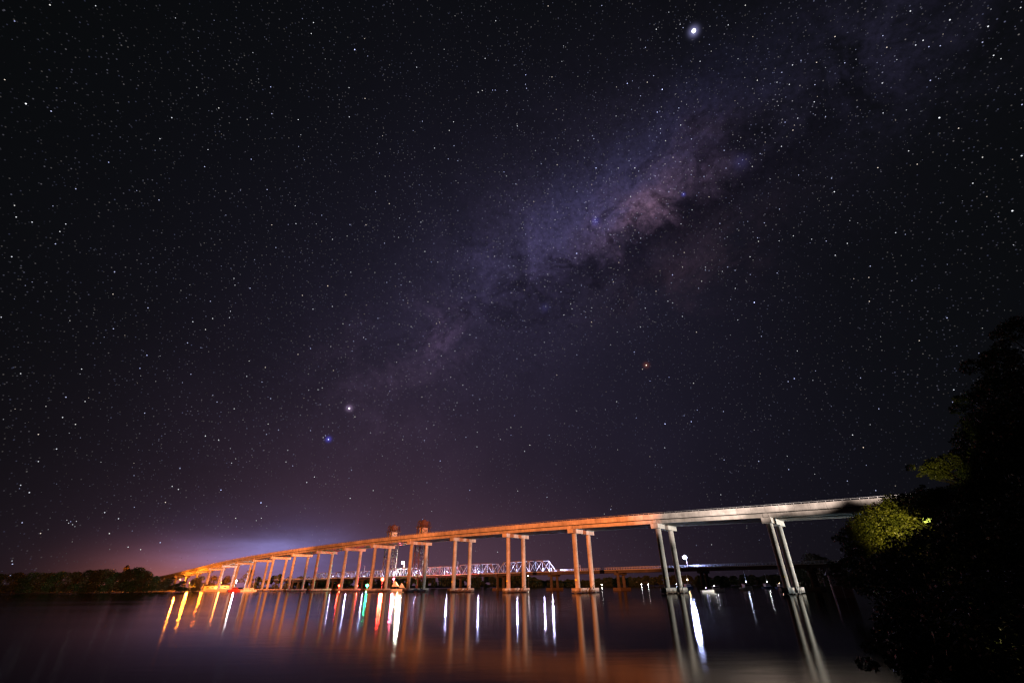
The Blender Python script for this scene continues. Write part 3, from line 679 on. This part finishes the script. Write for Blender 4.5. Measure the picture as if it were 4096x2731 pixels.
# ------------------------------------------------------------------ boats
def hull(Ln, B_, Hh, m_, e, name='hull'):
    g = MB(); st = 9; vs = []; fs = []
    for i in range(st):
        u = i / (st - 1); x = -Ln / 2 + Ln * u
        wv = B_ / 2 * (math.sin(math.pi * min(1, .42 + .58 * (1 - u) ** .0001) / 2) if u < .55 else math.cos((u - .55) / .45 * math.pi / 2) ** .8 + .001)
        sh = Hh * (1 + .35 * u * u)
        vs += [(x, -wv, sh), (x * .96, -wv * .75, 0), (x * .94, 0, -.35 * Hh), (x * .96, wv * .75, 0), (x, wv, sh), (x, 0, sh * .94)]
    for i in range(st - 1):
        for j in range(6): fs.append((i * 6 + j, (i + 1) * 6 + j, (i + 1) * 6 + (j + 1) % 6, i * 6 + (j + 1) % 6))
    fs.append((0, 1, 2, 3, 4, 5)); g.add(vs, fs, False); return g.build(name, m_, e)
def boat(px, py, rz, Ln, label, hm, cabin=True, mast=0, em=None, col=None, power=0, lr=.2, lz=3.0, cm=None, awn=False, group='boats moored on the river', dz=0):
    p = ground(px, py); e = empty('boat', (p.x, p.y, .05 + dz), rz, label=label, cat='boat', group=group)
    hull(Ln, Ln * .32, Ln * .12, hm, e); hz = Ln * .12; topz = hz
    if cabin:
        g = MB(); x0, x1, y = -Ln * .25, Ln * .18, Ln * .11
        g.hexa([(x0, -y, hz * .9), (x1 + Ln * .05, -y, hz * .9), (x1 + Ln * .05, y, hz * .9), (x0, y, hz * .9), (x0, -y * .9, hz + Ln * .17), (x1, -y * .9, hz + Ln * .17), (x1, y * .9, hz + Ln * .17), (x0, y * .9, hz + Ln * .17)])
        g.box(x0 - .3, x1 + .1, -y, y, hz + Ln * .17, hz + Ln * .185); cb = g.build('cabin', cm or M['white'], e)
        g = MB()
        for s_ in (-1, 1): g.box(x0 + Ln * .06, x1 - Ln * .03, s_ * y * .965 - .01, s_ * y * .965 + .01, hz + Ln * .09, hz + Ln * .145)
        g.build('cabin_window', M['glass'], cb); topz = hz + Ln * .185
    if awn:
        g = MB(); a = Ln * .5
        g.hexa([(-a * .8, -1.2, hz + 1.4), (a * .1, -1.2, hz + 1.4), (a * .1, 1.2, hz + 1.4), (-a * .8, 1.2, hz + 1.4), (-a * .5, -.05, hz + 4.4), (-a * .35, -.05, hz + 4.4), (-a * .35, .05, hz + 4.4), (-a * .5, .05, hz + 4.4)])
        g.hexa([(a * .15, -1.0, hz + .8), (a * .9, -.6, hz + .6), (a * .9, .6, hz + .6), (a * .15, 1.0, hz + .8), (a * .4, -.05, hz + 3.2), (a * .5, -.05, hz + 3.1), (a * .5, .05, hz + 3.1), (a * .4, .05, hz + 3.2)])
        g.build('awning', M['cream'], e)
    if mast:
        g = MB(); g.tube([(Ln * .05, 0, hz), (Ln * .05, 0, mast)], [.09, .05], 6); g.bar((Ln * .05, 0, hz + 1.4), (-Ln * .38, 0, hz + 1.5), .12)
        g.bar((Ln * .05, -Ln * .09, mast * .6), (Ln * .05, Ln * .09, mast * .6), .05); g.build('mast', M['white'], e)
    if em:
        x_ = Ln * .05 if mast else -Ln * .1
        g = MB(); g.tube([(x_ + (.14 if mast else 0), 0, topz - .1), (x_ + (.14 if mast else 0), 0, lz - lr)], [.03, .03], 6); g.build('lamp_stem', M['steel'], e)
        g = MB(); g.ball((x_ + (.14 if mast else 0), 0, lz), lr, 10); g.build('lamp', em, e)
        point('boat_light', (x_ + .8, 0, lz + .1), power, col, lr * .6, e)
boat(1590, 2363.5, .15, 9.5, 'boat under brightly lit yellow awnings by the lift span', M['cream'], cabin=False, awn=True, em=EY, col=(1, .72, .30), power=9000, lr=.4, lz=3.6)
boat(2753, 2353, .4, 8, 'dark moored boat showing a warm masthead light right of the grey piers', M['hullblue'], mast=7.2, em=EY, col=(1, .62, .3), power=90, lr=.3, lz=4.6)
boat(2868, 2364, -.2, 6, 'small pale dinghy-like launch lying alone in the open water', M['white'], em=EW, col=(.9, .9, 1), power=30, lr=.1, lz=1.9)
boat(2989, 2358, .5, 8, 'moored boat with a bright bluish white lamp between the two rightmost piers', M['white'], mast=8, em=EB, col=(.7, .75, 1), power=90, lr=.24, lz=3.3)
boat(3072, 2352, .3, 7, 'moored boat with a small white light just left of the rightmost pier', M['hullblue'], mast=7, em=EW, col=(.9, .95, 1), power=50, lr=.16, lz=3.2)
boat(3128, 2353, .3, 7, 'moored boat with a faint salmon light hard against the rightmost pier', M['hullblue'], em=EY, col=(1, .5, .3), power=40, lr=.13, lz=2.4)
boat(2832, 2368, .1, 5, 'low white runabout beside the right grey pier', M['white'], cabin=False, em=EV, col=(.7, .7, 1), power=30, lr=.1, lz=1.4)
boat(938, 2365.5, .2, 9, 'red launch moored below the brilliant white street lamp', M['red'], cm=M['red'])
boat(985, 2365, .25, 8, 'white launch moored right of the red one by the left shore', M['white'], mast=6)
boat(1006, 2364.5, .35, 7, 'white sailing boat with slanting boom by the left piers', M['white'], mast=8)

# lights on the far shore
for px, py, Y, em, col, lb in ((2566, 2337, 560, EW, (1, 1, 1), 'left one of two pale lights on the far dark shore'), (2593, 2337, 560, EW, (1, 1, 1), 'right one of two pale lights on the far dark shore'),
                               (2407, 2338, 560, EW, (1, 1, 1), 'tiny pale light low on the far shore'), (2706, 2336, 540, EB, (.8, .85, 1), 'pale light seen between the grey columns on the far shore'),
                               (2113, 2302, 590, EW, (1, .95, .8), 'small light high on the wooded far shore under the old bridge')):
    p = at(px, py, Y); z0 = 1.0
    e = empty('shore_light', (p.x, p.y, z0), 0, label=lb, cat='lamp', group='lamps on the far shore')
    g = MB(); g.tube([(0, 0, -.5), (0, 0, p.z - z0)], [.1, .08], 6); g.build('pole', M['steel'], e)
    g = MB(); g.ball((0, 0, p.z - z0 + .3), .42, 8); g.build('lamp', em, e)

# ------------------------------------------------------------------ buildings on the shores
def house(p, rz, wd, dp, ht, wallm, label, name='house', rail=False, over=.5):
    e = empty(name, p, rz, label=label, cat='house')
    g = MB(); g.box(-wd / 2, wd / 2, -dp / 2, dp / 2, -1.5, ht); wl = g.build('wall', wallm, e)
    g = MB(); a, c = wd / 2 + over, dp / 2 + over
    g.add([(-a, -c, ht + .003), (a, -c, ht + .003), (a, c, ht + .003), (-a, c, ht + .003), (-a * .7, 0, ht + ht * .42), (a * .7, 0, ht + ht * .42)], [(0, 1, 5, 4), (2, 3, 4, 5), (1, 2, 5), (3, 0, 4), (3, 2, 1, 0)])
    g.build('roof', M['roof'], e)
    for i in range(3):
        x = -wd / 2 + wd * (i + .5) / 3
        g = MB(); g.box(x - wd * .09, x + wd * .09, -dp / 2 - .06, -dp / 2 - .02, ht * .42, ht * .76)
        wf = g.build('window', M['white'], e)
        g = MB(); g.box(x - wd * .075, x + wd * .075, -dp / 2 - .075, -dp / 2 - .063, ht * .45, ht * .73); g.build('pane', M['glass'], wf)
    if rail:
        g = MB(); y = -dp / 2 - 1.1
        g.box(-wd / 2, wd / 2, y, -dp / 2 - .003, ht * .30, ht * .34)
        for i in range(15): x = -wd / 2 + .05 + (wd - .1) * i / 14; g.bar((x, y + .05, ht * .34), (x, y + .05, ht * .62), .07)
        g.bar((-wd / 2, y + .05, ht * .62), (wd / 2, y + .05, ht * .62), .1)
        for i in (0, 7, 14): x = -wd / 2 + .07 + (wd - .14) * i / 14; g.bar((x, y + .05, -1.5), (x, y + .05, ht * .98), .14)
        g.build('balcony', M['white'], e)
    return e
p = at(3358, 2330, 112); house((p.x, p.y, 1.35), -.5, 3.6, 3.6, 3.0, M['pink'], 'small brick boathouse with railed balcony under the trees on the right bank', 'boathouse', True)
p = at(905, 2345, 482); house((p.x, p.y, 1.3), .25, 15, 8, 3.2, M['cream'], 'long low cream building under the orange street lamp', 'waterside_building')
p = at(840, 2345, 470); house((p.x, p.y, 1.3), .1, 12, 7, 2.8, M['cream'], 'low cream shed at the left end of the lit waterfront', 'waterside_shed')
p0, p1 = ground(820, 2365), ground(905, 2364)
e = empty('quay_wall', p0, math.atan2(p1.y - p0.y, p1.x - p0.x), label='pale lit quay wall along the water under the left bridge end', cat='wall')
Lq = (p1 - p0).length
g = MB(); g.box(0, Lq, 0, .8, -1, 1.7); g.build('wall', M['cream'], e)
g = MB()
for i in range(14): g.bar((Lq * i / 13, .3, 1.7), (Lq * i / 13, .3, 2.7), .1)
g.bar((0, .3, 2.7), (Lq, .3, 2.7), .1); g.build('railing', M['white'], e)

# ------------------------------------------------------------------ trees
def crown_mesh(rng, blobs, n, leaf, mat_, name='crown'):
    """leaf cards spread on the outside of many overlapping clumps"""
    g = MB(); tot = sum(b_[3] ** 2 for b_ in blobs)
    for (x, y, z, r) in blobs:
        for _ in range(int(n * r * r / tot)):
            th = rng.uniform(0, 2 * math.pi); ct = rng.uniform(-.75, 1); st = math.sqrt(1 - ct * ct)
            rad = r * (rng.uniform(.35, 1) ** .45) * rng.uniform(.85, 1.12)
            c = Vector((x + rad * st * math.cos(th), y + rad * st * math.sin(th), z + rad * ct * .78))
            s = leaf * rng.uniform(.6, 1.4)
            a = Vector((rng.gauss(0, 1), rng.gauss(0, 1), rng.gauss(0, .7))).normalized(); b_ = a.cross(Vector((rng.gauss(0, 1), rng.gauss(0, 1), rng.gauss(0, 1)))).normalized()
            g.add([c - a * s, c - b_ * s * .45, c + a * s, c + b_ * s * .45], [(0, 1, 2, 3)])
    return g
def tree(name, loc, h, rw, n, leaf, mat_, seed, nb=14, low=.35, trunk_r=None, rz=0, **kw):
    rng = random.Random(seed); e = empty(name, loc, rz, **kw); tr = trunk_r or h * .022
    blobs = []
    for i in range(nb):
        th = rng.uniform(0, 6.28); u = rng.uniform(0, 1); zz = h * (low + (1 - low) * u * .88)
        rr_ = rw * math.sqrt(rng.uniform(0, 1)) * (1 - .55 * max(0, (u - .45) / .55) ** 1.5) * .8
        blobs.append((rr_ * math.cos(th), rr_ * math.sin(th), zz, rw * rng.uniform(.26, .46)))
    blobs.append((0, 0, h * .86, rw * .34))
    g = MB(); bend = [(0, 0, -.4), (rng.uniform(-.3, .3), rng.uniform(-.3, .3), h * .3), (rng.uniform(-.5, .5), rng.uniform(-.5, .5), h * .55), (rng.uniform(-.6, .6), 0, h * .85)]
    g.tube(bend, [tr * 1.3, tr, tr * .7, tr * .2], 8)
    for b_ in blobs[:9]:
        s0 = Vector(bend[1]).lerp(Vector(bend[2]), rng.uniform(0, 1)); e_ = Vector(b_[:3]); mid = s0.lerp(e_, .5) + Vector((0, 0, -.04 * h))
        g.tube([s0, mid, e_], [tr * .5, tr * .3, tr * .1], 6)
    g.build('trunk', M['bark'], e)
    crown_mesh(rng, blobs, n, leaf, mat_).build('crown', mat_, e)
    return e
protos = []
ORD = ['first', 'second', 'third', 'fourth', 'fifth', 'sixth', 'seventh', 'eighth', 'ninth', 'tenth', 'eleventh', 'twelfth', 'thirteenth', 'fourteenth', 'fifteenth', 'sixteenth']
rnd = random.Random(11)
# left bank: px, top y, width factor
LB = [(-30, 2296, 1.1), (40, 2292, 1.1), (105, 2291, 1.2), (165, 2293, 1), (215, 2286, 1.0), (275, 2289, 1.1), (335, 2283, 1.1), (385, 2279, 1.2), (440, 2290, 1), (485, 2278, .9), (530, 2272, 1.0), (560, 2285, .9), (605, 2304, .8), (655, 2316, 1.0), (715, 2326, 1.0), (775, 2314, .9)]
first = None
P4 = []
for i in range(4):
    P4.append(tree('mangrove_tree', (0, 0, 0), 13, 7.8, 5200, .42, M['leafo'] if i % 2 else M['leaf'], 40 + i, 24, .06, label='x', cat='tree', group='trees along the left bank'))
km = kidmap()
for i, (px, yt, wf) in enumerate(LB):
    yb = 2374 - px * .009; q = ground(px, yb) ; q = Vector((q.x, q.y, 0)) * 1.03; Y = q.y
    v = q - CAM; top = at(px, yt, Y).z; hh = top
    e = P4[i] if i < 4 else copy_tree(P4[i % 4], km)
    e.location = (q.x, q.y, .5); e.rotation_euler = (0, 0, rnd.uniform(0, 6.28)); s_ = hh / 13.0; e.scale = (wf * max(.8, s_), wf * max(.8, s_), s_)
    e['label'] = ORD[i] + ' dark bushy tree from the left edge in the left bank treeline' if i else 'dark bushy tree cut by the left edge of the picture'
# two crowns glowing orange behind
p = at(482, 2330, 520); tree('tall_tree', (p.x, p.y, 1), at(482, 2262, 520).z, 4.0, 1200, .6, M['leafo'], 77, 9, .55, label='tree glowing orange above the left bank treeline', cat='tree')
point('street_light', (p.x + 6, p.y - 14, at(482, 2290, 520).z), 2.2e4, SC, .3)
p = at(525, 2330, 540); tree('tall_tree', (p.x, p.y, 1), at(525, 2268, 540).z, 4.5, 1200, .6, M['leafo'], 78, 9, .5, label='dull orange tree just right of the glowing one', cat='tree')
# trees among the lamps below the left end of the bridge
for i, (px, yt, Y, wr, mt, lb) in enumerate(((790, 2306, 500, 8, 'leaf', 'dark tree left of the bright orange lamp'), (850, 2304, 505, 9, 'leafo', 'broad tree lit orange behind the bright orange lamp'), (905, 2305, 500, 8, 'leafo', 'rounded tree lit orange between the orange and the white lamp'),
                                        (985, 2275, 480, 7.5, 'leafo', 'tall rosy-lit tree just right of the white lamp'), (1030, 2308, 500, 7, 'leaf', 'dark tree behind the piers right of the white lamp'), (1085, 2302, 520, 8, 'leaf', 'dark tree left of the pointed one behind the piers'),
                                        (1112, 2290, 520, 4.5, 'leaf', 'narrow pointed dark tree behind the old bridge end'), (1150, 2308, 540, 9, 'leaf', 'low broad dark tree right of the pointed one'), (1200, 2306, 545, 9, 'leaf', 'dark tree beside the left end of the trusses'))):
    p = at(px, 2340, Y); tree('riverside_tree', (p.x, p.y, .8), at(px, yt, Y).z - .8, wr, 1500, .6, M[mt], 90 + i, 11, .15, label=lb, cat='tree', group='trees behind the left piers')
# far wood: one mass
def wood(name, pts, n, leaf, seed, dens_h):
    rng = random.Random(seed); g = MB()
    blobs = []
    for (px0, y0, Ya), (px1, y1, Yb) in zip(pts, pts[1:]):
        for i in range(10):
            u = i / 10; px = px0 + (px1 - px0) * u; Y = Ya + (Yb - Ya) * u + rng.uniform(0, 20); yt = y0 + (y1 - y0) * u
            p_ = at(px, 2340, Y); top = at(px, yt, Y).z + rng.uniform(-1.6, 1.0); r = rng.uniform(3.2, 5.5)
            z = top - r * .8
            while z > .5: blobs.append((p_.x + rng.uniform(-3, 3), p_.y + rng.uniform(-4, 4), z, r)); z -= r * .9
    return tag(crown_mesh(rng, blobs, n, leaf, None).build(name, M['leaf']), kind='stuff', label='dark wood along the far shore', cat='wood')
wood('far_wood', [(1180, 2312, 560), (1400, 2306, 570), (1700, 2300, 585), (2000, 2300, 600), (2120, 2304, 610), (2200, 2322, 620), (2270, 2316, 625), (2340, 2322, 630), (2420, 2312, 620), (2560, 2302, 600), (2750, 2300, 560), (2950, 2300, 500), (3150, 2298, 430), (3320, 2285, 360)], 60000, 1.3, 3, 0)

# right bank: the big dark trees and the lit branches
def crown_tree(name, base, blobs, n, leaf, mt, seed, label, tr=.28, group='trees on the near right bank'):
    """blobs given as (px, py, Y, radius in m); one trunk with limbs to them"""
    rng = random.Random(seed); e = empty(name, base, 0, label=label, cat='tree', group=group); B0 = Vector(base)
    bl = []
    for (px, py, Y, r) in blobs:
        q = at(px, py, Y) - B0; bl.append((q.x, q.y, q.z, r))
        for _ in range(5):
            bl.append((q.x + rng.gauss(0, r * .72), q.y + rng.gauss(0, r * .7), q.z + rng.gauss(0, r * .48), r * rng.uniform(.16, .42)))
    cx = sum(b_[0] for b_ in bl) / len(bl); cy_ = sum(b_[1] for b_ in bl) / len(bl); cz = sum(b_[2] for b_ in bl) / len(bl)
    g = MB(); fork = Vector((cx * .35, cy_ * .35, cz * .55)); g.tube([(0, 0, -.6), (cx * .1, cy_ * .1, cz * .25), tuple(fork)], [tr * 1.3, tr, tr * .8], 12)
    for b_ in bl[::6]:
        e_ = Vector(b_[:3]); md = fork.lerp(e_, .5) + Vector((rng.uniform(-.3, .3), rng.uniform(-.3, .3), rng.uniform(-.2, .4)))
        g.tube([fork, md, e_], [tr * .55, tr * .32, tr * .08], 8)
        for q_ in range(3):
            e2 = e_ + Vector((rng.gauss(0, b_[3] * .5), rng.gauss(0, b_[3] * .5), rng.gauss(0, b_[3] * .4))); g.tube([md, md.lerp(e2, .6), e2], [tr * .2, tr * .1, tr * .03], 6)
    g.build('trunk', M['bark'], e)
    crown_mesh(rng, bl, n, leaf, None).build('crown', M[mt], e)
    return e
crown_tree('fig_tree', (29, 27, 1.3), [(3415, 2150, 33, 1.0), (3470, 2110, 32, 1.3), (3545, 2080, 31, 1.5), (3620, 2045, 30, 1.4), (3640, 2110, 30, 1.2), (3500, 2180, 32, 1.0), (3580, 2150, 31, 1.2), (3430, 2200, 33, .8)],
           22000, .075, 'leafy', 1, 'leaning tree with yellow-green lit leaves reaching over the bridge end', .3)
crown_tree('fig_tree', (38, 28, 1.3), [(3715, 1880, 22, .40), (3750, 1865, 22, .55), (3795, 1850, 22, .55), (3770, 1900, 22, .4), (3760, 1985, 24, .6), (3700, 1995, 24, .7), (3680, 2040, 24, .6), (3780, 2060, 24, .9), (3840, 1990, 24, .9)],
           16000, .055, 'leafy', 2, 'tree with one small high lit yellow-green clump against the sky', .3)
crown_tree('gum_tree', (33, 22, 1.3), [(4000, 1440, 24, 1.0), (4085, 1320, 24, 1.2), (3985, 1560, 24, 1.0), (4070, 1560, 23, 2.0), (3925, 1690, 24, .9), (4020, 1740, 23, 1.9), (4110, 1700, 22, 2.4), (3960, 1850, 23, 1.4), (4040, 1930, 22, 2.2), (4110, 1880, 22, 2.4), (3955, 2010, 22, 1.5)],
           46000, .085, 'leaf', 3, 'tallest dark tree at the right edge, black against the stars', .45)
crown_tree('bank_shrub', (19, 15, 1.2), [(3600, 2260, 20, 1.0), (3720, 2230, 19, 1.3), (3840, 2200, 18, 1.5), (3960, 2180, 17, 1.6), (4080, 2150, 17, 1.7), (3500, 2330, 21, .9), (3620, 2370, 19, 1.2), (3760, 2360, 18, 1.4), (3900, 2340, 17, 1.5), (4040, 2320, 16, 1.5)],
           42000, .07, 'leaf', 4, 'dense dark shrub mass below the tall tree on the right bank', .14)
crown_tree('bank_shrub', (11, 8, 1.1), [(3660, 2470, 12.5, .5), (3680, 2500, 11.5, .8), (3800, 2480, 11, .9), (3920, 2470, 10, .9), (4060, 2450, 10, 1.0), (3700, 2620, 9.5, .6), (3820, 2640, 9, .65), (3960, 2620, 8.5, .8), (4090, 2600, 8, .8)],
           30000, .05, 'leaf', 5, 'low black shrub filling the bottom right corner', .10)
crown_tree('bank_shrub', (52, 62, 1.3), [(3400, 2265, 66, 1.5), (3440, 2235, 64, 1.8), (3480, 2290, 62, 1.8), (3430, 2320, 64, 1.5), (3510, 2240, 60, 2), (3560, 2300, 56, 2.2), (3395, 2330, 66, 1.2)], 16000, .12, 'leaf', 6, 'dark bush leaning over the boathouse on the right bank', .2)
p = at(3300, 2340, 230); tree('far_tree', (p.x, p.y, 1), at(3300, 2232, 230).z, 9, 4500, .45, M['leafo'], 210, 14, .2, label='dim brownish tree beyond the rightmost pier', cat='tree')
p = at(3225, 2340, 260); tree('far_tree', (p.x, p.y, 1), at(3225, 2272, 260).z, 7, 3000, .35, M['leaf'], 211, 14, .2, label='low dark tree between the rightmost pier and the brownish tree', cat='tree')
# sodium lamp below the leaning tree on the bank
sl = at(3690, 2215, 26)
spot('lamp_beam', (sl.x, sl.y, sl.z), at(3590, 2090, 31), 1700, 52, .8, (1, .76, .20), .15)
s2 = at(3700, 2100, 18); spot('lamp_beam', s2, at(3750, 1870, 22), 1100, 18, .5, (1, .82, .30), .1)
for px, py, Y, pw in ((3880, 2375, 16.6, 3.0), (3975, 2545, 8.6, 1.2), (3745, 2255, 18.4, 2.5)):
    point('garden_light', at(px, py, Y), pw, (1, .72, .34), .03)
